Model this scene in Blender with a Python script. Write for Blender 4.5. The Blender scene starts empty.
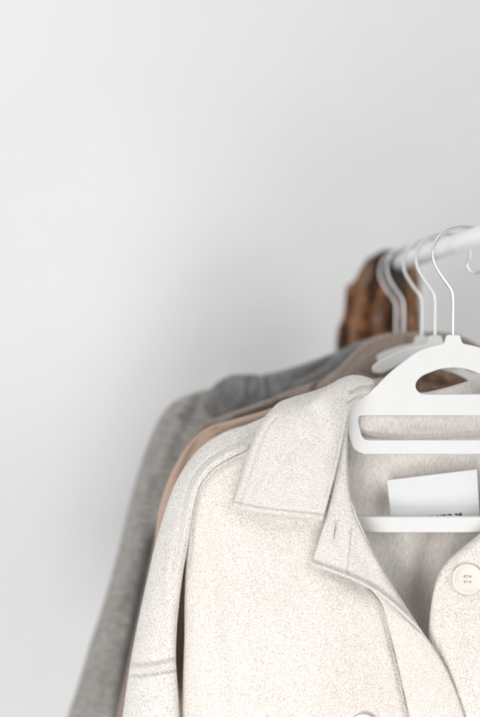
import bpy, math, random
import numpy as np
from mathutils import Vector, noise as mnoise
random.seed(7); rng = np.random.default_rng(7)
R = math.radians
sc = bpy.context.scene
COL = sc.collection

# ---------------------------------------------------------------- plan units
# Everything is laid out on an elevation plan (1 unit = 0.8 mm on the plane of the
# front jacket, 0.8 m from the camera) with a depth Y in centimetres, + = away.
D, FP, CX, HZ = 0.80, 1000.0, 240.0, 345.0
EYE = 1.45
def P(x, y, Y=0.0):
    k = (D + Y/100.0)/FP
    return Vector(((x-CX)*k, Y/100.0, EYE-(y-HZ)*k))
def PA(a):
    k = (D + a[..., 2]/100.0)/FP
    return np.stack([(a[..., 0]-CX)*k, a[..., 2]/100.0, EYE-(a[..., 1]-HZ)*k], axis=-1)

# ---------------------------------------------------------------- naming
def tag(o, label=None, cat=None, group=None, kind=None):
    if label: o['label'] = label
    if cat: o['category'] = cat
    if group: o['group'] = group
    if kind: o['kind'] = kind
    return o
def empty(name, loc, label, cat, group=None):
    o = bpy.data.objects.new(name, None); COL.objects.link(o)
    o.location = loc; o.empty_display_size = 0.05
    return tag(o, label, cat, group)

# ---------------------------------------------------------------- materials
def mat(name):
    m = bpy.data.materials.new(name); m.use_nodes = True
    nt = m.node_tree; b = nt.nodes['Principled BSDF']
    return m, nt, b
def N(nt, t, **kw):
    n = nt.nodes.new(t)
    for k, v in kw.items():
        if k in n.inputs.keys(): n.inputs[k].default_value = v
        else: setattr(n, k, v)
    return n
def coords(nt, scale=(1, 1, 1), rot=(0, 0, 0)):
    tc = N(nt, 'ShaderNodeTexCoord'); mp = N(nt, 'ShaderNodeMapping')
    mp.inputs['Scale'].default_value = scale; mp.inputs['Rotation'].default_value = rot
    nt.links.new(tc.outputs['Object'], mp.inputs['Vector'])
    return mp.outputs['Vector']
def noise(nt, vec, scale, detail=3, rough=0.55):
    n = N(nt, 'ShaderNodeTexNoise'); n.inputs['Scale'].default_value = scale
    n.inputs['Detail'].default_value = detail; n.inputs['Roughness'].default_value = rough
    nt.links.new(vec, n.inputs['Vector']); return n.outputs['Fac']
def ramp(nt, fac, stops, interp='LINEAR'):
    r = N(nt, 'ShaderNodeValToRGB'); r.color_ramp.interpolation = interp
    el = r.color_ramp.elements
    while len(el) < len(stops): el.new(0.5)
    for e, (p, c) in zip(el, stops):
        e.position = p; e.color = (c[0], c[1], c[2], 1) if len(c) == 3 else c
    nt.links.new(fac, r.inputs['Fac']); return r.outputs['Color']
def mix(nt, a, b, fac, mode='MIX'):
    m = N(nt, 'ShaderNodeMix'); m.data_type = 'RGBA'; m.blend_type = mode
    for s, v in ((6, a), (7, b)):
        if isinstance(v, (tuple, list)): m.inputs[s].default_value = (*v[:3], 1)
        else: nt.links.new(v, m.inputs[s])
    if isinstance(fac, (int, float)): m.inputs[0].default_value = fac
    else: nt.links.new(fac, m.inputs[0])
    return m.outputs[2]
def bump(nt, b, h, strength, dist, prev=None):
    n = N(nt, 'ShaderNodeBump'); n.inputs['Strength'].default_value = strength
    n.inputs['Distance'].default_value = dist
    nt.links.new(h, n.inputs['Height'])
    if prev is not None: nt.links.new(prev, n.inputs['Normal'])
    nt.links.new(n.outputs['Normal'], b.inputs['Normal']); return n.outputs['Normal']

def wool(name, base, dark, light, fleck, fleck_amt=0.5, grain=650, bstr=0.6, stretch=(1, 1, 1),
         rot=(0, 0, 0), patch=0.25, sheen=0.25, weave=0, spec=0):
    m, nt, b = mat(name)
    v = coords(nt); vs = coords(nt, stretch, rot)
    g1 = noise(nt, vs, grain, 4, 0.65); g2 = noise(nt, v, grain*2.3, 2, 0.6)
    big = noise(nt, v, 14, 3, 0.5); fl = noise(nt, vs, grain*0.8, 1, 0.5)
    c = ramp(nt, g1, [(0.30, dark), (0.50, base), (0.68, light)])
    c2 = ramp(nt, g2, [(0.32, (0.82,)*3), (0.62, (1.0,)*3)])
    c = mix(nt, c, c2, 0.8, 'MULTIPLY')
    f = ramp(nt, fl, [(0.66, (0, 0, 0)), (0.74, (fleck_amt,)*3)])
    c = mix(nt, c, fleck, f)
    pt = ramp(nt, big, [(0.35, (1-patch*0.5, 1-patch*0.62, 1-patch*0.75)), (0.6, (1, 1, 1))])
    c = mix(nt, c, pt, 1.0, 'MULTIPLY')
    wv = None
    if weave:
        ws = []
        for d_, sc_ in (('Z', 560), ('X', 480)):
            wn = N(nt, 'ShaderNodeTexWave'); wn.bands_direction = d_; wn.inputs['Scale'].default_value = sc_*.42
            wn.inputs['Distortion'].default_value = 2.2; wn.inputs['Detail'].default_value = 2; wn.inputs['Detail Scale'].default_value = 2.5
            nt.links.new(v, wn.inputs['Vector']); ws.append(wn.outputs['Fac'])
        wm = N(nt, 'ShaderNodeMath', operation='MULTIPLY'); nt.links.new(ws[0], wm.inputs[0]); nt.links.new(ws[1], wm.inputs[1]); wv = wm.outputs[0]
        c = mix(nt, c, ramp(nt, wv, [(0.0, (1-weave, 1-weave*1.1, 1-weave*1.2)), (.35, (1, 1, 1))]), 1.0, 'MULTIPLY')
    if spec:
        sp = noise(nt, v, 1150, 1, .5); c = mix(nt, c, fleck, ramp(nt, sp, [(.615, (0, 0, 0)), (.70, (spec,)*3)]))
    nt.links.new(c, b.inputs['Base Color'])
    b.inputs['Roughness'].default_value = 0.95
    b.inputs['Specular IOR Level'].default_value = 0.12
    b.inputs['Sheen Weight'].default_value = sheen; b.inputs['Sheen Roughness'].default_value = 0.6
    p = bump(nt, b, g1, bstr, 0.0012)
    if wv is not None: p = bump(nt, b, wv, .5, .0006, p)
    bump(nt, b, g2, bstr*0.7, 0.0006, p)
    return m
M = {}
M['cream'] = wool('cream wool', (.85, .80, .76), (.60, .545, .498), (.94, .915, .89), (.36, .29, .23), .5, 700, .7, patch=.06, weave=.10, spec=.5)
M['collar'] = wool('cream wool collar', (.80, .772, .738), (.55, .517, .475), (.90, .885, .86), (.32, .25, .20), .55, 760, .7, patch=.05, weave=.06, spec=.6)
M['fuzz'] = wool('cream wool fibres', (.88, .83, .78), (.66, .60, .54), (.96, .93, .9), (.4, .32, .26), .4, 1500, 0, patch=.0)
M['fuzzc'] = wool('cream collar fibres', (.83, .79, .755), (.60, .56, .525), (.92, .91, .89), (.4, .32, .26), .4, 1500, 0, patch=.0)
M['inside'] = wool('wool reverse side', (.87, .825, .785), (.62, .57, .53), (.95, .93, .91), (.30, .26, .22), .3, 680, .8,
                   stretch=(1.7, 1, .3), rot=(0, R(-38), 0), patch=.12)
M['peach'] = wool('tan brushed cotton', (.47, .345, .27), (.39, .28, .215), (.54, .41, .335), (.3, .2, .15), .2, 700, .3)
M['taupe'] = wool('taupe wool', (.245, .192, .162), (.18, .138, .115), (.32, .26, .22), (.15, .12, .1), .2, 500, .4)
M['brown'] = wool('brown collar_lining', (.22, .14, .095), (.11, .07, .048), (.30, .20, .145), (.1, .07, .05), .2, 120, .4)
M['grey'] = wool('grey marl knit', (.27, .256, .242), (.16, .15, .14), (.41, .39, .37), (.14, .12, .11), .2, 330, .5,
                 stretch=(.25, 1, 1.3), rot=(0, R(8), 0), patch=.15)
M['shade_patch'] = wool('dark shade patch', (.035, .028, .025), (.02, .015, .013), (.05, .04, .035), (.02, .02, .02), .2, 300, .3)  # near-black colour standing in for shade between the rear hooks
M['greydark'] = wool('grey felt', (.185, .187, .188), (.13, .13, .13), (.25, .25, .25), (.12, .12, .12), .2, 300, .4)
def plastic(name, c, rough=.38, spec=.4, bs=.03):
    m, nt, b = mat(name)
    v = coords(nt); n = noise(nt, v, 60, 3); n2 = noise(nt, v, 1800, 2)
    col = ramp(nt, n, [(.3, tuple(x*.965 for x in c)), (.7, c)])
    nt.links.new(col, b.inputs['Base Color'])
    b.inputs['Roughness'].default_value = rough; b.inputs['Specular IOR Level'].default_value = spec
    bump(nt, b, n2, bs, 0.0004); return m
M['hanger'] = plastic('white moulded plastic', (.63, .63, .625), .42, .4)
M['hanger_grey'] = plastic('pale grey moulded plastic', (.56, .56, .555), .5, .3)
M['rail'] = plastic('white lacquered tube', (.80, .80, .805), .3, .5)
M['button'] = plastic('cream horn button', (.66, .615, .56), .35, .5)
M['label'] = plastic('white satin ribbon', (.63, .64, .65), .5, .3, .15)
M['ink'] = plastic('black print', (.03, .03, .03), .8, .1)
M['thread'] = plastic('grey cotton thread', (.36, .33, .30), .9, .1)
M['threadc'] = plastic('cream cotton thread', (.66, .61, .56), .9, .1)
m, nt, b = mat('coated hook wire'); M['wire'] = m
v = coords(nt); n = noise(nt, v, 900, 2)
nt.links.new(ramp(nt, n, [(.3, (.56, .56, .56)), (.7, (.72, .72, .72))]), b.inputs['Base Color'])
b.inputs['Metallic'].default_value = .8; b.inputs['Roughness'].default_value = .28
m, nt, b = mat('patterned brown fabric'); M['scarf'] = m
v = coords(nt, (1.5, 1, .42)); a = noise(nt, v, 40, 2, .55); v2 = coords(nt, (1, 1, .9)); c_ = noise(nt, v2, 85, 2)
c = ramp(nt, a, [(.36, (.025, .016, .011)), (.44, (.10, .05, .024)), (.51, (.30, .13, .05)), (.57, (.14, .07, .035)), (.64, (.27, .165, .10)), (.74, (.28, .22, .19))])
c = mix(nt, c, (.29, .245, .22), ramp(nt, c_, [(.5, (0,)*3), (.66, (.35,)*3)]))
nt.links.new(c, b.inputs['Base Color']); b.inputs['Roughness'].default_value = .9
m, nt, b = mat('white painted plaster'); M['wall'] = m
v = coords(nt); n1 = noise(nt, v, 2.2, 3, .5); n2 = noise(nt, v, 70, 4, .6); n3 = noise(nt, v, 24, 3, .5)
c = ramp(nt, n1, [(.3, (.655, .657, .66)), (.7, (.69, .692, .695))])
nt.links.new(c, b.inputs['Base Color']); b.inputs['Roughness'].default_value = .85
p = bump(nt, b, n3, .45, .006); bump(nt, b, n2, .3, .0015, p)

# ---------------------------------------------------------------- cloth surfaces
def crv(pts, n, ts=None):
    """Catmull-Rom through plan points, parameterised by chord length"""
    p = np.array([q if len(q) == 3 else (*q, 0) for q in pts], float)
    t = np.concatenate([[0], np.cumsum(np.sqrt((np.diff(p[:, :2], axis=0)**2).sum(1))+1e-6)]); t /= t[-1]
    s = np.linspace(0, 1, n) if ts is None else ts
    if len(p) == 2: return p[0]+(p[1]-p[0])*s[:, None]
    mt = np.zeros_like(p)
    d = np.diff(p, axis=0)/np.diff(t)[:, None]
    mt[0] = d[0]; mt[-1] = d[-1]
    for i in range(1, len(p)-1):
        h0, h1 = t[i]-t[i-1], t[i+1]-t[i]
        mt[i] = (d[i-1]*h1+d[i]*h0)/(h0+h1)
    i = np.clip(np.searchsorted(t, s, 'right')-1, 0, len(p)-2)
    h = (t[i+1]-t[i])[:, None]; x = ((s-t[i])[:, None])/h
    return ((2*x**3-3*x**2+1)*p[i]+(x**3-2*x**2+x)*h*mt[i]+(-2*x**3+3*x**2)*p[i+1]+(x**3-x**2)*h*mt[i+1])
def pdist(G, poly):
    """unsigned distance in plan units from grid points to a polyline, plus param"""
    pl = poly[:, :2]; best = np.full(G.shape[:2], 1e9)
    for a, b_ in zip(pl[:-1], pl[1:]):
        ab = b_-a; L = (ab**2).sum()+1e-9
        tt = np.clip(((G[..., :2]-a)@ab)/L, 0, 1)
        d = np.sqrt(((G[..., :2]-(a+tt[..., None]*ab))**2).sum(-1)); best = np.minimum(best, d)
    return best
def wobble(G, scale, amp, seed=0.0):
    out = np.zeros(G.shape[:2])
    for i in range(G.shape[0]):
        for j in range(G.shape[1]):
            out[i, j] = mnoise.noise(Vector((G[i, j, 0]/scale, G[i, j, 1]/scale, seed)))
    return out*amp
def patch(top, bottom, left, right, nu=80, nv=120, bulge=None, folds=(), thick=0.28, free='LRTB', wob=0.05,
          wscale=26, seed=0.0, fuzz=0, wob2=0.02):
    """Coons surface between four edge curves (x, y, depth cm) given real cloth thickness,
    rolled free edges and stitched grooves / folds [(curve, width, depth)]"""
    cl = lambda n: (lambda t: t+0.0*np.sin(2*np.pi*t)-0.10*np.sin(2*np.pi*t)/1.0)(np.linspace(0, 1, n))
    U, V = cl(nu), cl(nv)
    T, B = crv(top, nu, U), crv(bottom, nu, U); L, Rr = crv(left, nv, V), crv(right, nv, V)
    u = U[None, :, None]; v = V[:, None, None]
    G = ((1-v)*T[None]+v*B[None]+(1-u)*L[:, None]+u*Rr[:, None]
         - ((1-u)*(1-v)*T[0]+u*(1-v)*T[-1]+(1-u)*v*B[0]+u*v*B[-1]))
    if bulge is not None: G[..., 2] += bulge(U[None, :], V[:, None], G)
    for c, w, dp in folds:
        d = pdist(G, crv(c, 40)); G[..., 2] += dp*np.exp(-(d/w)**2)
    if wob: G[..., 2] += wobble(G, wscale, wob*2, seed)+wobble(G, 9, wob2*2, seed+9)
    ed = np.full(G.shape[:2], 1e9)
    for k, e in (('L', L), ('R', Rr), ('T', T), ('B', B)):
        if k in free:
            for q in (e,): ed = np.minimum(ed, pdist(G, q[::2] if len(q) > 60 else q))
    r = thick/2*12.5
    h = thick/2*np.sqrt(np.clip(1-(1-np.clip(ed/r, 0, 1))**2, 0, 1))
    F, K = G.copy(), G.copy(); F[..., 2] -= h; K[..., 2] += h+0.004
    return dict(F=PA(F), K=PA(K), fuzz=fuzz)
def on(p, x, y, lift=0.0):
    """point on the front face of a patch under plan position x, y"""
    F = p['F'].reshape(-1, 3); k = (F[:, 1]+D)/FP
    px, py = F[:, 0]/k+CX, HZ-(F[:, 2]-EYE)/k
    i = np.argsort((px-x)**2+(py-y)**2)[:4]
    return P(x, y, float(F[i, 1].mean())*100-lift)
def build(name, patches, material, parent, fuzzmat=None, back=None):
    V, Fc, MI = [], [], []; off = 0; extra = []
    mats = [material] + ([back] if back else []) + ([fuzzmat] if fuzzmat else [])
    for p in patches:
        A, B = p['F'], p['K']; nv, nu = A.shape[:2]
        V.append(A.reshape(-1, 3)); V.append(B.reshape(-1, 3))
        idx = np.arange(nv*nu).reshape(nv, nu)+off; jd = idx+nv*nu
        q = np.stack([idx[:-1, :-1], idx[1:, :-1], idx[1:, 1:], idx[:-1, 1:]], -1).reshape(-1, 4)
        w = np.stack([jd[:-1, :-1], jd[:-1, 1:], jd[1:, 1:], jd[1:, :-1]], -1).reshape(-1, 4)
        rims = []
        for a, c in ((idx[0], jd[0]), (idx[-1][::-1], jd[-1][::-1]), (idx[:, 0][::-1], jd[:, 0][::-1]), (idx[:, -1], jd[:, -1])):
            rims.append(np.stack([a[:-1], a[1:], c[1:], c[:-1]], -1))
        rm = np.concatenate(rims)
        Fc += q.tolist()+w.tolist()+rm.tolist()
        MI += [0]*len(q)+[1 if back else 0]*len(w)+[0]*len(rm)
        off += 2*nv*nu
        if p['fuzz']:
            n = p['fuzz']
            a0, a1, a3 = A[:-1, :-1], A[1:, :-1], A[:-1, 1:]
            cr = np.cross(a1-a0, a3-a0); ar = np.linalg.norm(cr, axis=-1)
            pr = ar.ravel()/ar.sum(); pick = rng.choice(len(pr), n, p=pr)
            nn = (cr/np.maximum(ar, 1e-12)[..., None]).reshape(-1, 3)[pick]
            r1, r2 = rng.random((2, n, 1))
            o = a0.reshape(-1, 3)[pick]; e1 = (a1-a0).reshape(-1, 3)[pick]; e2 = (a3-a0).reshape(-1, 3)[pick]
            o = o+e1*r1+e2*r2
            if nn[:, 1].mean() > 0: nn = -nn
            rd = rng.normal(size=(n, 3))*.75+np.array([-.35, 0, -.8]); tg = rd-nn*(rd*nn).sum(1, keepdims=True)
            tg /= np.linalg.norm(tg, axis=1, keepdims=True)+1e-9
            ln = rng.uniform(.0008, .0021, (n, 1)); lift = rng.uniform(.1, .6, (n, 1))
            sd = np.cross(tg, nn)*rng.uniform(.00006, .00011, (n, 1))
            midp = o+tg*ln*.5+nn*ln*lift*.5; tip = o+tg*ln*(.8)+nn*ln*lift*.35+sd*3*rng.choice([-1, 1], (n, 1))
            extra.append(np.stack([o-sd, o+sd, midp+sd, midp-sd, tip], 1))
    nf = 0
    if extra:
        E = np.concatenate(extra); k = len(E); V.append(E.reshape(-1, 3)); base = off+np.arange(k)[:, None]*5
        fi = len(mats)-1 if fuzzmat else 0
        Fc += (base+np.array([[0, 1, 2, 3]])).tolist(); Fc += (base+np.array([[3, 2, 4]])).tolist(); MI += [fi]*(2*k)
    V = np.concatenate(V)
    if parent: V = V-np.array(parent.location)
    me = bpy.data.meshes.new(name); me.from_pydata(V.tolist(), [], Fc)
    for mm in mats: me.materials.append(mm)
    me.polygons.foreach_set('material_index', MI)
    me.polygons.foreach_set('use_smooth', [True]*len(MI)); me.update()
    o = bpy.data.objects.new(name, me); COL.objects.link(o)
    if parent: o.parent = parent
    return o

# ---------------------------------------------------------------- solid helpers
def mesh_obj(name, V, F, material, parent=None, smooth=True):
    V = [tuple(Vector(v)-(parent.location if parent else Vector())) for v in V]
    me = bpy.data.meshes.new(name); me.from_pydata(V, [], F); me.materials.append(material)
    me.polygons.foreach_set('use_smooth', [smooth]*len(F)); me.update()
    o = bpy.data.objects.new(name, me); COL.objects.link(o)
    if parent: o.parent = parent
    return o
def tube(name, pts, r, material, parent=None, seg=14, cap=True, VF=None):
    """swept round bar; VF collects into an existing mesh"""
    V, F = VF if VF else ([], [])
    pts = [Vector(p) for p in pts]; n = len(pts); o0 = len(V)
    t0 = (pts[1]-pts[0]).normalized(); up = Vector((0, 1, 0)) if abs(t0.y) < .9 else Vector((0, 0, 1))
    nrm = (up-t0*up.dot(t0)).normalized()
    for i, p in enumerate(pts):
        t = (pts[min(i+1, n-1)]-pts[max(i-1, 0)]).normalized()
        nrm = (nrm-t*nrm.dot(t)).normalized(); bn = t.cross(nrm)
        rr = r[i] if isinstance(r, (list, tuple)) else r
        for k in range(seg):
            a = 2*math.pi*k/seg; V.append(p+(nrm*math.cos(a)+bn*math.sin(a))*rr)
    for i in range(n-1):
        for k in range(seg):
            a, b_ = o0+i*seg+k, o0+i*seg+(k+1) % seg; F.append((a, b_, b_+seg, a+seg))
    if cap:
        F.append(tuple(o0+k for k in range(seg))[::-1]); F.append(tuple(o0+(n-1)*seg+k for k in range(seg)))
    if VF: return
    return mesh_obj(name, V, F, material, parent)
def lathe(name, prof, center, material, parent, seg=64, tilt=(0, 0)):
    """profile (radius, towards the viewer) turned about the depth axis"""
    V, F = [], []
    from mathutils import Euler
    rot = Euler((tilt[0], 0, tilt[1])).to_matrix()
    for r_, d in prof:
        for k in range(seg):
            a = 2*math.pi*k/seg
            V.append(Vector(center)+rot@Vector((r_*math.cos(a), -d, r_*math.sin(a))))
    for i in range(len(prof)-1):
        for k in range(seg):
            a, b_ = i*seg+k, i*seg+(k+1) % seg; F.append((a, b_, b_+seg, a+seg))
    F.append(tuple((len(prof)-1)*seg+k for k in range(seg))); F.append(tuple(range(seg))[::-1])
    return mesh_obj(name, V, F, material, parent)
def profile_plate(name, loops, half, bev, material, parent):
    """flat moulded part: outer loop + holes in local metres (x,z), rounded edges"""
    cu = bpy.data.curves.new(name, 'CURVE'); cu.dimensions = '2D'; cu.fill_mode = 'BOTH'
    cu.extrude = half-bev; cu.bevel_depth = bev; cu.bevel_resolution = 4; cu.offset = -bev
    for lp in loops:
        s = cu.splines.new('POLY'); s.points.add(len(lp)-1)
        for i, (x, z) in enumerate(lp): s.points[i].co = (x, z, 0, 1)
        s.use_cyclic_u = True
    t = bpy.data.objects.new('tmp', cu); COL.objects.link(t)
    dg = bpy.context.evaluated_depsgraph_get(); dg.update()
    me = bpy.data.meshes.new_from_object(t.evaluated_get(dg)); me.name = name
    bpy.data.objects.remove(t); me.materials.clear(); me.materials.append(material)
    for v_ in me.vertices: v_.co = Vector((v_.co.x, -v_.co.z, v_.co.y))
    me.flip_normals() if hasattr(me, 'flip_normals') else None
    me.polygons.foreach_set('use_smooth', [True]*len(me.polygons))
    try: me.set_sharp_from_angle(angle=R(40))
    except Exception: pass
    o = bpy.data.objects.new(name, me); COL.objects.link(o); o.parent = parent
    return o

# ================================================================ SETTING
def sheet(name, co, material):
    o = mesh_obj(name, co, [(0, 1, 2, 3)], material, smooth=False); tag(o, kind='structure'); return o
sheet('wall', [(-3, .46, -.3), (3, .46, -.3), (3, .46, 3.6), (-3, .46, 3.6)], M['wall'])

# ================================================================ RAIL
def railpt(s): # s = scale ratio along the rail
    Y = D*(1/s-1)*100
    x = 150+s*(466-150); y = 345+s*(241-345)
    return P(x, y, Y)
t = empty('clothes_rail', railpt(.76), 'white tubular clothes rail running back towards the wall above the garments', 'clothes rail')
RR = .0080
tube('rail_tube', [railpt(s) for s in (1.7, 1.4, 1.2, 1.0, .9, .8, .735)], RR, M['rail'], t, 40)
e = railpt(.735); 
arc = [e+Vector((0, .03*math.sin(a), -.03*(1-math.cos(a)))) for a in [i*R(90)/10 for i in range(11)]]
tube('upright', [e+Vector((0, -.004, 0))]+arc+[arc[-1]+Vector((0, 0, -z)) for z in (.1, .4, .8, 1.35)], RR*.97, M['rail'], t, 32)

# ================================================================ HANGERS
k0 = .0008
def L(x, y): return ((x)*k0, (335-y)*k0)   # local hanger plan: x from stem, y plan
def sm(pts, n): return [(p[0], p[1]) for p in crv([(a, b_, 0) for a, b_ in pts], n)]
def mirror(half):            # half runs on the left from top to bottom centre
    return half+[(-x, y) for x, y in reversed(half) if abs(x) > .01]
def hook(parent, short=False):
    pts = [(0, 338), (0, 318), (0, 299), (-.6, 293), (-3, 288), (-8, 281), (-14, 272), (-18.5, 263), (-20, 254), (-18.6, 245), (-14, 237),
           (-6, 231), (5, 227.6), (14, 227.2), (24, 229.5), (32, 236), (37, 246), (36.5, 254), (34, 259), (36, 265), (41, 268), (48, 267.5), (52, 264)]
    if short: pts = pts[:14]+[(22, 229), (29, 234), (32, 241)]
    c = crv([(a, b_, 0) for a, b_ in pts], 110)
    w = []
    for p in c:
        x, z = L(p[0], p[1]); w.append(Vector((x, 0, z))+parent.location)
    return tube('hook', w, .00125, M['wire'], parent, 12)
BUMP = [(0, 334.6), (-5, 334.8), (-6.6, 335.6), (-7.6, 338), (-8.4, 341.5), (-9.6, 343.2)]
ARM = [(-12, 344), (-20, 345.6), (-35, 351), (-49, 361), (-62, 371.5), (-71, 380), (-79, 388), (-88, 395), (-101, 401)]
def hanger_front(root):
    half = BUMP+sm(ARM+[(-150, 424), (-222, 458), (-233, 468), (-236, 482), (-236, 512), (-233, 524), (-224, 531.5), (-212, 532)], 90)+[(-100, 532), (0, 532)]
    slot = sm([(0, 368), (-20, 373), (-34, 379), (-37.4, 384), (-37, 389), (-33, 393), (-26, 394)], 40)+[(-10, 394), (0, 394)]
    slot = sm([(0, 367.6), (-12, 368.8), (-22, 372), (-33, 377.5), (-37, 382.5), (-37.3, 388), (-33.5, 392.6), (-26, 394)], 40)+[(0, 394)]
    loop = [(0, 413), (-88, 413)]+sm([(-92, 413.2), (-96, 415), (-97, 419), (-95, 431), (-93, 437), (-89, 441), (-83, 442)], 24)+[(0, 442)]
    big = [(0, 454), (-86, 454)]+sm([(-91, 453.5), (-99, 449), (-104, 440), (-106.5, 425), (-106, 416)], 24)+sm([(-108, 413), (-150, 438), (-214, 470), (-220, 480), (-220, 505), (-216, 514), (-208, 516)], 40)+[(0, 516)]
    loops = [[L(*p) for p in mirror(h)] for h in (half, slot, loop, big)]
    return profile_plate('hanger_body', loops, .0027, .0015, M['hanger'], root)
def hanger_back_mesh(root):
    half = BUMP+sm([(-12, 344), (-21, 345.6), (-37, 350.5), (-50, 356.5), (-61, 363), (-67, 369), (-66, 374), (-60, 375.5), (-48, 371.5), (-37, 366), (-22, 362), (-8, 361)], 60)+[(0, 361)]
    return profile_plate('hanger_body', [[L(*p) for p in mirror(half)]], .0027, .0017, M['hanger_grey'], root)
def hpos(x, s): return P(x, 345+s*(335-345), D*(1/s-1)*100)
GH = 'clothes hangers hooked over the rail'
h1 = empty('clothes_hanger', hpos(453, 1), 'white plastic hanger in front inside the cream jacket, with slotted body and bars', 'hanger', GH)
hanger_front(h1); hook(h1)
h2 = empty('clothes_hanger', hpos(435, .94), 'second hanger from the front, pale grey arm tip showing just behind the front white hanger', 'hanger', GH)
hanger_back_mesh(h2); hook(h2)
spec = [(421.5, .894, -4, 'third hanger from the front, mostly hidden with its grey arm behind the second hanger'),
        (403.5, .835, 3, 'fourth hanger from the front, blurred, its wire hook in front of the brown scarf'),
        (396, .80, -5, 'farthest hanger, most blurred wire hook in front of the brown scarf')]
short = hook(h2, True)
for n_, (x, s, yaw, lab) in enumerate(spec):
    r = h2.copy(); COL.objects.link(r); r.location = hpos(x, s); r.rotation_euler.z = R(yaw); r['label'] = lab
    for ch in h2.children:
        if ch is short: continue
        c = ch.copy(); COL.objects.link(c); c.parent = r
        if ch.name.startswith('hook'): c.data = short.data
bpy.data.objects.remove(short)

# ================================================================ CREAM JACKET
J = empty('jacket', P(453, 720, 0), 'cream wool overshirt jacket with open collar, hanging in front on the white hanger', 'jacket')
FZ = M['fuzz']
mir = lambda c: [(906-p[0], *p[1:]) for p in c]
circ = lambda u: np.sqrt(np.clip(1-(2*u-1)**2, 0, 1))
# -- sleeve
sil = [(264, 417, .8), (247, 424.5, 1.0), (232, 429, 1.1), (215, 437, 1.2), (201, 447, 1.3), (188, 462, 1.3), (177, 480, 1.3), (169, 499, 1.3), (161, 524, 1.3),
       (154, 549, 1.3), (147, 580, 1.3), (140, 612, 1.3), (133.5, 645, 1.3), (129, 671, 1.3), (124, 705, 1.3), (118, 745, 1.3)]
seam = [(264, 441, -.25), (243, 452, -.45), (226, 460, -.6), (212, 470, -.75), (201, 484, -.85), (195, 503, -.9), (191, 528, -.9), (187.5, 548, -.8), (183.5, 570, -.6),
        (179.5, 600, -.45), (176.5, 635, -.4), (176, 660, -.5), (178, 690, -.4), (180.5, 745, -.4)]
def off(c, d):
    a = crv(c, 60); t_ = np.gradient(a[:, :2], axis=0); nrm = np.stack([-t_[:, 1], t_[:, 0]], 1); nrm /= np.linalg.norm(nrm, axis=1)[:, None]
    a[:, :2] += nrm*d; return [tuple(q) for q in a]
def sleeve_patches(mirrored=False):
    f = mir if mirrored else (lambda c: c)
    s_, m_ = f(sil), f(seam)
    top = [s_[0], m_[0]]; bot = [s_[-1], m_[-1]]
    sgn = 1 if not mirrored else -1
    o1, o2 = off(m_[:9], 5.5*sgn), off(m_[:9], 11*sgn)
    cuff = f([(122, 668, 0), (150, 667.5, 0), (184, 661, 0)])
    cuff2 = f([(122, 675, 0), (150, 674, 0), (184, 668, 0)]); cuff0 = f([(122, 662.5, 0), (150, 662, 0), (184, 655.5, 0)])
    bl = lambda u, v, G: -(.22+1.25*np.clip((v-.12)/.5, 0, 1))*circ(u)**.9
    bk = lambda u, v, G: (.4+1.6*np.clip((v-.05)/.5, 0, 1))*circ(u)
    fr = patch(top, bot, s_, m_, 70, 260, bl, [(o1, 2.6, -.17), (o2, 1.3, .13), (cuff, 3.2, -.34), (cuff2, 1.1, .30), (cuff0, .9, .12),
                (f([(150, 560, 0), (165, 610, 0), (160, 655, 0)]), 7, .12), (f([(176, 520, 0), (168, 570, 0), (172, 640, 0)]), 5, -.12)],
                .25, 'LR', .05, 24, 3.3, fuzz=16000)
    bc = patch(top, bot, s_, m_, 30, 90, bk, (), .25, 'LR', .04)
    return [fr, bc]
build('sleeve', sleeve_patches(), M['collar'], J, M['fuzzc'])
# -- front panel (left of picture)
bl_left = [(264, 440, -.15), (243, 453, -.3), (227, 461, -.42), (213.5, 471, -.55), (203, 485, -.65), (197.5, 503, -.7), (193, 528, -.65), (190, 545, -.45), (186, 565, -.1),
           (184.5, 600, .05), (184.3, 640, .05), (183, 680, 0), (181.5, 745, 0)]
bl_left = [(x-(3.5 if y < 530 else 2 if y < 550 else 0), y, Y+(.05 if y < 550 else 0)) for x, y, Y in bl_left]
bl_right = [(345, 400, -.55), (338, 470, -.85), (340, 540, -1.0), (366, 585, -1.15), (382, 605, -1.25), (388, 626, -1.3), (394, 650, -1.35), (401, 680, -1.45), (412, 745, -1.6)]
fbul = lambda u, v, G: -.45*np.sin(np.pi*u)**.8*np.clip(v*2, 0, 1)-.6*np.exp(-(u/.10)**2)*0
front = patch([bl_left[0], (300, 415, -.5), bl_right[0]], [bl_left[-1], (230, 745, -1.3), (320, 745, -1.7), bl_right[-1]], bl_left, bl_right, 190, 230, 
      lambda u, v, G: -.55*np.sin(np.pi*u)**.6*np.clip(v*1.6, 0, 1)-.75*np.clip((v-.35)/.3, 0, 1)*(np.clip(u/.09, 0, 1)**.5)*(1-u)*.9,
      [(off(bl_left[:9], -9), 3, -.08), (off(bl_left[:9], -3.6), 1.6, .07),
       ([(235, 512, 0), (275, 521, 0), (322, 527, 0)], 7, .14), ([(250, 560, 0), (238, 640, 0), (245, 745, 0)], 20, -.15),
       ([(215, 560, 0), (212, 640, 0), (218, 745, 0)], 9, .10), ([(320, 600, 0), (316, 680, 0), (322, 745, 0)], 22, -.12),
       ([(205, 540, 0), (214, 610, 0), (226, 720, 0)], 10, .28), (off(bl_right[4:], 2.0), 3.0, .07)],
      .25, 'L', .09, 38, 1.7, fuzz=50000)
build('front_panel', [front], M['cream'], J, FZ)
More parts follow.
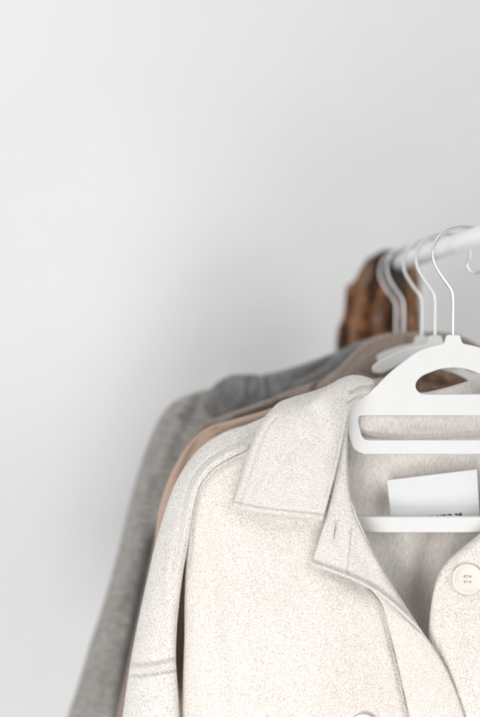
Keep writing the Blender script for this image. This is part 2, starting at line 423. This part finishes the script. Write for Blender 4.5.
# -- placket
pl_l = [(366, 584, -1.55), (381, 602, -1.7), (388, 626, -1.75), (394, 648, -1.8), (401, 678, -1.9), (410, 718, -2.0), (415, 745, -2.05)]
pl_r = [(392, 598, -1.6), (408, 616, -1.7), (427, 638, -1.95), (438, 654, -2.0), (447.5, 671, -2.05), (456, 691, -2.1), (464, 714, -2.15), (473, 745, -2.2)]
plk = patch([pl_l[0], pl_r[0]], [pl_l[-1], pl_r[-1]], pl_l, pl_r, 60, 150, lambda u, v, G: -.28*circ(u)**.8,
      [(off(pl_r, -0.1), .1, 0)], .34, 'LR', .05, 20, 5.1, fuzz=14000)
build('placket', [plk], M['cream'], J, FZ)
# -- lapel with the collar stand
lp_l = [(352, 388, -.7), (349, 404, -.95), (344, 430, -1.25), (336, 470, -1.55), (326, 517, -1.85), (317, 546, -2.0), (311, 565, -2.1)]
lp_r = [(356, 390, -.25), (350, 402, -.35), (347.5, 416, -.5), (347, 440, -.7), (349.5, 490, -1.0), (354.5, 515, -1.15), (364, 535, -1.35), (383, 569, -1.6), (404, 603, -1.8), (428, 640, -1.95)]
lp_b = [(311, 565, -2.1), (328, 571, -2.35), (346, 577.5, -2.45), (362, 584.5, -2.45), (376, 592.5, -2.4), (391, 604, -2.35), (405, 616.5, -2.25), (417, 628, -2.1), (428, 640, -1.95)]
lap = patch([lp_l[0], lp_r[0]], lp_b, lp_l, lp_r, 110, 220, lambda u, v, G: -.12*circ(u),
      [(off(lp_b, -2.2), 2.3, -.30), (off(lp_b, -5.5), 1.3, .06), ([(352, 528, 0), (351, 545, 0), (347.5, 576, 0)], 1.1, .10),
       ([(349.5, 528, 0), (348.5, 545, 0), (345, 576, 0)], 1.6, -.05), ([(356, 545, 0), (380, 590, 0), (400, 615, 0)], 7, .10),
       ([(337, 515, 0), (334, 545, 0)], 4, -.08)], .30, 'LRB', .04, 16, 8.2, fuzz=16000)
build('lapel', [lap], M['collar'], J, M['fuzzc'])
# buttonhole in the collar stand
bh = []
for (x0, y0, x1, y1, w, dY, mt, nm) in (((336.6, 522, 333.9, 539.5, .8, -2.16, 'thread', 'buttonhole')),):
    V, F = [], []
    tube(None, [on(lap, x0+(x1-x0)*i/10, y0+(y1-y0)*i/10, .01) for i in range(11)], [.0002+.0006*math.sin(math.pi*i/10) for i in range(11)], None, VF=(V, F), seg=8)
    bho = mesh_obj('buttonhole', V, F, M[mt], J)
V, F = [], []
for sx in (-1.7, 1.5):
    tube(None, [on(lap, 336.4+sx*.9-2.7*i/10, 520.5+20*i/10, .0) for i in range(11)], .0006, None, VF=(V, F), seg=8)
mesh_obj('buttonhole_stitching', V, F, M['collar'], J)
# -- collar leaf with its roll round the neck
cl_t = [(270, 411, -.2), (279, 402.5, -.1), (293, 397, 0), (312, 391.5, .1), (330, 384.5, .25), (341, 378.5, .35), (352, 375.2, .45), (363, 376, .6), (373, 379.5, .9), (386, 388, 1.5)]
cl_l = [(270, 411, -.2), (261.5, 421, -.6), (254, 437, -1.0), (247, 457, -1.35), (240, 480, -1.6), (231.5, 507, -1.8)]
cl_b = [(231.5, 507, -1.8), (250, 511.5, -2.0), (272, 515, -2.15), (296, 517.5, -2.25), (322.5, 520.5, -2.3)]
cl_r = [(386, 388, 1.5), (376, 391, .7), (364, 396, -.1), (353, 404, -.75), (347, 420, -1.25), (343.5, 438, -1.5), (337, 468, -1.9), (330, 494, -2.15), (322.5, 520.5, -2.3)]
col = patch(cl_t, cl_b, cl_l, cl_r, 150, 170, lambda u, v, G: -1.05*np.sin(np.pi*np.clip(v, 0, 1))**.55*(.45+.55*np.clip(1-v, 0, 1))*np.clip(circ(u*.96+.02), 0, 1)**.6,
      [(off(cl_l, -8.5), 1.1, .10), (off(cl_l, -4), 2.6, -.08), (off(cl_b, -7), 1.1, .10), (off(cl_b, -3.4), 2.4, -.13),
       ([(300, 402, 0), (318, 420, 0), (322, 450, 0)], 8, .10), ([(351, 392, 0), (360, 387, 0), (372, 386, 0)], 1.8, .28), ([(350, 398, 0), (358, 393, 0), (368, 391, 0)], 1.6, -.12), ([(348, 402, 0), (356, 397.5, 0), (366, 394, 0)], 1.3, .25),
       ([(258, 498, 0), (272, 470, 0), (300, 438, 0)], 6, .26), ([(285, 500, 0), (305, 465, 0), (318, 440, 0)], 6, .07), ([(325, 400, 0), (333, 430, 0), (325, 470, 0)], 9, -.10),
       (off(cl_r[4:], 3.2), 1.0, .05)],
      .34, 'LRBT', .04, 26, 2.2, fuzz=30000, wob2=.004)
build('collar', [col], M['collar'], J, M['fuzzc'])
# topstitching along the collar: many little threads in one run, on the surface
# -- back neck: inside of the collar stand, seen through the hanger
bb_t = [(350, 396, 1.3), (385, 398, 1.9), (420, 393.5, 2.3), (445, 388, 2.5), (477, 379, 2.4), (510, 376, 2.0), (556, 385, 1.2)]
bb_b = [(352, 432, 1.0), (372, 437.5, 1.5), (400, 440, 1.8), (440, 438, 2.0), (480, 436, 2.0), (520, 434, 1.6), (556, 425, 1.0)]
band = patch(bb_t, bb_b, [bb_t[0], bb_b[0]], [bb_t[-1], bb_b[-1]], 150, 50, lambda u, v, G: -.7*circ(v)**.8,
      [([(360, 420, 0), (420, 426, 0), (480, 420, 0)], 5, .12), ([(365, 430, 0), (400, 434, 0), (480, 430, 0)], 2, -.06)], .3, 'TB', .05, 18, 6.6, fuzz=9000)
build('collar_stand', [band], M['inside'], J, FZ)
# -- inside of the back
ib = patch([(325, 410, 1.6), (453, 420, 2.9), (580, 410, 1.6)], [(325, 745, 2.0), (453, 745, 2.6), (580, 745, 2.0)],
     [(325, 410, 1.6), (325, 745, 2.0)], [(580, 410, 1.6), (580, 745, 2.0)], 150, 160, None,
     [([(440, 520, 0), (425, 570, 0), (428, 620, 0), (440, 700, 0)], 11, .9), ([(400, 480, 0), (410, 560, 0), (412, 640, 0)], 12, -.25), ([(425, 440, 0), (440, 480, 0)], 18, -.2)],
     .25, '', .10, 26, 4.4, fuzz=26000)
build('back_panel', [ib], M['inside'], J, FZ)
# -- outer back of the jacket, closing the shell behind
ob = patch([(264, 417, .9), (350, 398, 2.2), (453, 392, 3.2), (556, 398, 2.2), (642, 417, .9)], [(181, 745, 1.5), (320, 745, 3.4), (453, 745, 3.6), (586, 745, 3.4), (725, 745, 1.5)],
     [(264, 417, .9), (215, 450, 1.2), (192, 530, 1.3), (184, 640, 1.4), (181, 745, 1.5)], mir([(264, 417, .9), (215, 450, 1.2), (192, 530, 1.3), (184, 640, 1.4), (181, 745, 1.5)]), 60, 60, lambda u, v, G: .9*circ(u)*np.clip(v*4, 0, 1), (), .25, 'T', .05)
build('outer_back', [ob], M['cream'], J)
# -- other front, partly in the picture
rf_l = [(520, 470, .2), (498, 516, -.2), (477, 535.5, -.55), (461, 548.5, -.7), (448, 560, -.75), (440, 571, -.8), (434.5, 586, -.8), (431, 605, -.8), (428.5, 628, -.85), (429, 660, -.9), (434, 700, -.95), (440, 745, -1.0)]
rf_r = mir(bl_left)
rf = patch([rf_l[0], (560, 415, -.3), rf_r[0]], [rf_l[-1], (560, 745, -1.6), rf_r[-1]], rf_l, rf_r, 170, 200, lambda u, v, G: -.75*np.clip(u/.09, 0, 1)**.5*(1-u)-.2*np.sin(np.pi*u),
     [(off(rf_l, -11), 1.5, .05)], .4, 'L', .08, 22, 7.7, fuzz=28000)
build('front_panel', [rf], M['cream'], J, FZ)
build('sleeve', sleeve_patches(True), M['collar'], J)
build('collar', [dict(F=np.stack([-col['F'][..., 0]+2*(453-CX)*D/FP, col['F'][..., 1], col['F'][..., 2]], -1)[:, ::-1],
                      K=np.stack([-col['K'][..., 0]+2*(453-CX)*D/FP, col['K'][..., 1], col['K'][..., 2]], -1)[:, ::-1], fuzz=0)], M['collar'], J)
# -- buttons
def button(x, y, pt, r, tilt):
    c = on(pt, x, y, .12)
    b_ = lathe('button', [(r*.9, -.0012), (r, -.0004), (r, .0006), (r*.96, .0013), (r*.88, .0016), (r*.8, .0013), (r*.74, .0006), (r*.5, .0003), (r*.02, .0003)], c, M['button'], J, tilt=tilt)
    for sx in (-1, 1):
        for sz in (-1, 1):
            q = c+Vector((sx*r*.17, -.0003, sz*r*.17))
            h = lathe('hole', [(r*.07, -.0004), (r*.07, .00035), (r*.02, .0004)], q, M['thread'], J, 16, tilt)
            h.parent = b_; 
    V, F = [], []
    for sz in (-1, 1):
        tube(None, [c+Vector((sx*r*.17, -.0006-.0006*(1-sx*sx), sz*r*.17)) for sx in (-1, -.4, .4, 1)], .0004, None, VF=(V, F), seg=8)
    th = mesh_obj('thread', V, F, M['threadc'], J); th.parent = b_
button(467.5, 579, rf, .0122, (R(-3), R(-6)))
button(363, 727, front, .0108, (R(2), 0))
# -- sewn-in label
lb = [(387, 480, 1.62), (432, 474.5, 1.82), (477, 469, 1.85)]
lbb = [(392, 528, 1.5), (434, 524, 1.62), (480, 519, 1.65)]
labp = patch(lb, lbb, [lb[0], lbb[0]], [lb[-1], lbb[-1]], 60, 36, lambda u, v, G: -.18*np.sin(np.pi*u)-.1*v-.35,
     (), .035, '', .012, 30, 5)
lo = build('neck_label', [labp], M['label'], J); tag(lo, 'white rectangular woven label sewn inside the neck')
V, F = [], []
tube(None, [Vector(q)+Vector((0, -.0002, .0001)) for q in labp['F'][0]], .00022, None, VF=(V, F), seg=6)
stc = mesh_obj('stitching', V, F, M['thread'], J); stc.parent = lo
cu = bpy.data.curves.new('t', 'FONT'); cu.body = 'ILL.T. MRZ 28'; cu.size = .0058; cu.space_character = 1.12; cu.extrude = .00008; cu.offset = .00012
to = bpy.data.objects.new('t', cu); COL.objects.link(to); dg = bpy.context.evaluated_depsgraph_get(); dg.update()
me = bpy.data.meshes.new_from_object(to.evaluated_get(dg)); bpy.data.objects.remove(to); me.materials.clear(); me.materials.append(M['ink'])
a = on(labp, 462, 514.2, .03); wdt = max(v_.co.x for v_ in me.vertices)
from mathutils import Matrix
for v_ in me.vertices:
    x, z = (v_.co.x-wdt), v_.co.y-.0028
    zz = a.z+z+x*.085
    k_ = (a.y+D)/FP; q_ = on(labp, (a.x+x)/k_+CX, HZ-(zz-EYE)/k_, .045)
    v_.co = Vector((a.x+x, q_.y-v_.co.z*.5, zz))-J.location
me.name = 'printed_text'; to = bpy.data.objects.new('printed_text', me); COL.objects.link(to); to.parent = J; to.parent = lo

# ================================================================ GARMENTS BEHIND
def garment(name, label, cat, loc): return empty(name, loc, label, cat)
# -- tan shirt (Y about 5)
G2 = garment('shirt', 'tan brushed shirt whose shoulder shows as a narrow band directly behind the cream jacket', 'shirt', P(435, 720, 5))
s2 = [(400, 377, 5), (380, 378, 4.8), (345, 386, 4.6), (300, 398, 4.6), (265, 410.5, 4.8), (232, 420, 5), (206, 428.5, 5), (190, 442.5, 5.1), (175.5, 464.5, 5.1), (165.5, 487, 5.1), (160, 505, 5.1), (155, 540, 5.1), (153, 566, 5.1), (146, 615, 5.1), (135, 675, 5.1), (124, 745, 5.1)]
b2f = lambda u, v, G: -1.3*circ(np.clip(u, 0, 1)*.5)**.9
build('sleeve', [patch([s2[0], (420, 400, 4)], [s2[-1], (330, 745, 4)], s2, [(420, 400, 4), (380, 560, 4), (330, 745, 4)], 60, 160, b2f,
     [([(216, 426, 0), (220, 436, 0), (228, 450, 0)], 1.5, .4), ([(222, 432, 0), (250, 425, 0), (285, 412, 0)], 3.5, .35), ([(200, 437, 0), (190, 456, 0), (180, 480, 0)], 3, .3), ([(186, 575, 0), (181, 640, 0), (180, 745, 0)], 7, 3.0)], .25, 'L', .06),
     patch([s2[0], (420, 400, 6)], [s2[-1], (330, 745, 6)], s2, [(420, 400, 6), (380, 560, 6), (330, 745, 6)], 24, 60, lambda u, v, G: 1.0*circ(u*.5), (), .25, 'L', .0)], M['peach'], G2)
c2 = [(385, 380, 6.2), (405, 371, 6.0), (425, 366.5, 5.9), (443, 370, 5.9), (458, 374.5, 5.9), (469, 381, 5.9), (476, 390, 5.9)]
build('collar', [patch(c2, [(385, 430, 5), (420, 432, 4.8), (474, 425, 5.2)], [c2[0], (385, 430, 5)], [c2[-1], (474, 425, 5.2)], 70, 40, lambda u, v, G: -.5*circ(v*.5),
     [([(420, 380, 0), (440, 386, 0), (465, 384, 0)], 3.5, .4), ([(425, 372, 0), (445, 376, 0)], 3, -.2)], .4, 'TLR', .12, 12)], M['brown'], G2)
# -- taupe coat (Y about 9.5)
G3 = garment('coat', 'taupe wool coat with thick rounded collar between the tan shirt and the grey coat', 'coat', P(421, 720, 9.5))
s3 = [(345, 366, 9.5), (330, 373.5, 9.5), (314, 381.5, 9.5), (292, 389.5, 9.5), (273, 397, 9.6), (245, 407.5, 9.7), (222, 415.5, 9.8), (204, 425, 9.9), (188, 444, 10), (174, 475, 10), (159, 520, 10), (148, 570, 10), (136, 625, 10), (124, 682, 10), (110, 745, 10)]
build('shoulder', [patch([s3[0], (430, 400, 8)], [s3[-1], (330, 745, 8)], s3, [(430, 400, 8), (380, 560, 8), (330, 745, 8)], 60, 140, lambda u, v, G: -1.4*circ(u*.5),
      [([(268, 396, 0), (276, 402, 0), (290, 406, 0)], 2.2, .8), ([(285, 396, 0), (260, 406, 0), (225, 420, 0)], 4, -.4), ([(236, 418, 0), (270, 409, 0), (300, 399, 0)], 2.5, .5), ([(205, 425, 0), (209, 431, 0)], 2.5, 1.2), ([(325, 378, 0), (315, 388, 0), (318, 400, 0)], 3, .5)], .3, 'L', .1),
      patch([s3[0], (430, 400, 11)], [s3[-1], (330, 745, 11)], s3, [(430, 400, 11), (380, 560, 11), (330, 745, 11)], 24, 50, lambda u, v, G: 1.0*circ(u*.5), (), .3, 'L', 0)], M['taupe'], G3)
r3 = [(318, 384, 9), (339, 367, 9.3), (353, 353, 10), (366, 341, 10.8), (381, 334.5, 11.3), (397, 332.5, 11.6), (418, 332, 11.8), (440, 332, 11.8), (458, 335, 11.6), (475, 343, 11), (495, 356, 10.5)]
r3b = [(318, 402, 8.4), (350, 396, 8.6), (372, 384, 9.6), (384, 368, 10.6), (398, 356, 11), (412, 352, 11.2), (425, 351, 11.3), (440, 351, 11.3), (455, 354, 11), (470, 362, 10.6), (490, 378, 10)]
build('collar', [patch(r3, r3b, [r3[0], r3b[0]], [r3[-1], r3b[-1]], 110, 50, lambda u, v, G: -.9*circ(v)**.8,
      [([(345, 372, 0), (365, 352, 0), (385, 343, 0), (410, 341, 0)], 3, .12)], .5, 'TB', .08, 16)], M['taupe'], G3)
# -- grey coat (Y about 16)
G4 = garment('coat', 'grey marl knit coat with long sleeve at the far left, blurred behind the others', 'coat', P(400, 720, 16))
s4 = [(380, 341, 16), (362, 343, 16), (351, 347, 16), (323, 358, 16), (300, 366, 16.2), (262, 377, 16.4), (235, 384, 16.5), (213, 388, 16.6), (192, 393.5, 16.8), (172, 403, 17), (159, 419, 17), (148, 443, 17), (137, 475, 17), (128, 508, 17), (118, 550, 17), (103, 604, 17), (89, 647, 17), (80, 678, 17), (68, 715, 17), (57, 750, 17)]
build('sleeve', [patch([s4[0], (430, 400, 14.5)], [s4[-1], (330, 750, 14.5)], s4, [(430, 400, 14.5), (380, 560, 14.5), (330, 750, 14.5)], 70, 170, lambda u, v, G: -2.6*circ(u*.5),
      [([(150, 455, 0), (140, 520, 0), (122, 590, 0), (92, 700, 0)], 9, -.5), ([(158, 540, 0), (145, 600, 0), (133, 660, 0), (117, 745, 0)], 6.5, 2.6), ([(165, 430, 0), (180, 420, 0), (200, 425, 0)], 5, .8), ([(185, 400, 0), (172, 430, 0), (160, 470, 0)], 7, -.4), ([(198, 398, 0), (192, 418, 0), (182, 440, 0)], 5, .4)], .4, 'L', .2, 22),
      patch([s4[0], (430, 400, 18)], [s4[-1], (330, 750, 18)], s4, [(430, 400, 18), (380, 560, 18), (330, 750, 18)], 24, 50, lambda u, v, G: 1.6*circ(u*.5), (), .4, 'L', 0)], M['grey'], G4)
lt = [(201, 401, 15), (208, 392, 15), (219, 381, 14.9), (229, 375.5, 14.8), (245, 374, 14.8), (258, 374.5, 14.8)]
lb4 = [(203, 408, 14.6), (214, 415, 14.5), (232, 420, 14.4), (248, 414, 14.4), (262, 404, 14.4)]
build('lapel', [patch(lt, lb4, [lt[0], lb4[0]], [lt[-1], lb4[-1]], 50, 40, lambda u, v, G: -.6*circ(v)*circ(u), [([(222, 380, 0), (226, 395, 0), (240, 410, 0)], 4, .5), ([(245, 376, 0), (243, 392, 0), (250, 408, 0)], 4, -.4)], .5, 'TLRB', .12, 12)], M['greydark'], G4)
ct = [(256, 376, 15.3), (270, 373, 15.2), (290, 368, 15), (323, 356.5, 15), (345, 348, 15), (360, 341.5, 15), (372, 338, 15)]
cb = [(258, 412, 14.6), (280, 404, 14.4), (310, 392, 14.4), (330, 384, 14.4), (352, 376, 14.4), (370, 370, 14.4), (385, 366, 14.4)]
build('collar', [patch(ct, cb, [ct[0], cb[0]], [ct[-1], cb[-1]], 60, 40, lambda u, v, G: -.7*circ(v)**.8, 
      [([(262, 378, 0), (266, 396, 0)], 3, -.6), ([(335, 352, 0), (322, 366, 0), (300, 378, 0)], 3, .5), ([(300, 372, 0), (290, 392, 0)], 5, .3)], .5, 'TLRB', .1, 14)], M['greydark'], G4)
# -- patterned scarf over the far end of the rail
fl = []
for i, (x, w_, dp) in enumerate([(350, 4, .9), (358, 4, -.7), (370, 4, .9), (378, 4, -.6), (389, 4, 1.4), (399, 5, -.4), (409, 4, .5)]):
    fl.append(([(x+14-(x-380)*.25, 250, 0), (x+6-(x-380)*.1, 285, 0), (x-1, 320, 0), (x-5, 365, 0)], w_, dp))
sl = [(377, 253, 24), (366, 260, 24), (359, 272, 24), (354, 281, 24), (347, 286, 24), (345, 300, 24), (343, 316, 24), (337.5, 330, 24), (336, 348, 24), (338, 380, 24)]
sr = [(402, 252, 24), (411, 258, 24), (418, 270, 24), (420, 300, 24), (421, 330, 24), (423, 380, 24)]
st = [sl[0], (384, 250, 24), (394, 250, 24), sr[0]]
sf = patch(st, [sl[-1], (380, 384, 23), sr[-1]], sl, sr, 80, 90, lambda u, v, G: -1.6*circ(u)*np.clip(v*5, 0, 1)**.5, fl, .5, 'LRTB', .45, 16)
sb = patch(st, [sl[-1], (380, 384, 26), sr[-1]], sl, sr, 40, 50, lambda u, v, G: 2.4*circ(u)*np.clip(v*5, 0, 1)**.5+.3, (), .5, 'LRTB', .2, 14)
shade = patch([(381, 256, 21.6), (392, 252, 21.4), (405, 255, 21.2)], [(388, 287, 21.8), (398, 292, 21.6), (408, 286, 21.6)], [(381, 256, 21.6), (383, 270, 21.6), (388, 287, 21.8)], [(405, 255, 21.2), (408, 270, 21.4), (408, 286, 21.6)], 24, 24, lambda u, v, G: -.5*circ(u)*circ(v), (), .4, 'LRTB', .1, 9)  # dark patch added in front of the scarf for the shadowed pocket under the rail
S = empty('scarf', railpt(.77), 'brown and orange patterned scarf draped over the far end of the rail', 'scarf')
build('scarf_cloth', [sf, sb], M['scarf'], S)
build('shade_patch', [shade], M['shade_patch'], S)

# ================================================================ LIGHT
w = bpy.data.worlds.new('World'); sc.world = w; w.use_nodes = True
bg = w.node_tree.nodes['Background']; bg.inputs[0].default_value = (.985, .99, 1, 1); bg.inputs[1].default_value = .40
def area(name, loc, target, size, energy, color=(1, 1, 1), sy=None):
    l = bpy.data.lights.new(name, 'AREA'); l.energy = energy; l.color = color; l.size = size
    if sy: l.shape = 'RECTANGLE'; l.size_y = sy
    o = bpy.data.objects.new(name, l); COL.objects.link(o); o.location = loc
    o.rotation_euler = (Vector(target)-Vector(loc)).to_track_quat('-Z', 'Y').to_euler(); return o
area('window_light', (-.85, -1.25, 1.22), (.0, 0, 1.15), .9, 12.5, (1, .99, .98), 1.2)
area('right_window', (1.1, -1.0, 1.75), (.05, .2, 1.25), .8, 10, (1, .99, .975), 1.0)
area('low_bounce', (-.10, -.75, .72), (.04, 0, 1.10), .45, 5.5, (1, .985, .965))
area('ceiling_bounce', (-.8, -.5, 2.6), (-.2, .46, 1.75), 1.1, 8.5, (1, 1, 1))

# ================================================================ CAMERA
cd = bpy.data.cameras.new('camera'); cam = bpy.data.objects.new('camera', cd); COL.objects.link(cam)
cam.location = (0, -D, EYE); cam.rotation_euler = (R(90), 0, 0)
cd.sensor_fit = 'HORIZONTAL'; cd.sensor_width = 24; cd.lens = 50; cd.shift_y = -(358.5-HZ)/480
cd.clip_start = .01; cd.clip_end = 50
cd.dof.use_dof = True; cd.dof.focus_distance = D-.018; cd.dof.aperture_fstop = 1.7; cd.dof.aperture_blades = 0
sc.camera = cam
sc.view_settings.view_transform = 'Standard'; sc.view_settings.look = 'None'
sc.view_settings.exposure = 0; sc.view_settings.gamma = 1
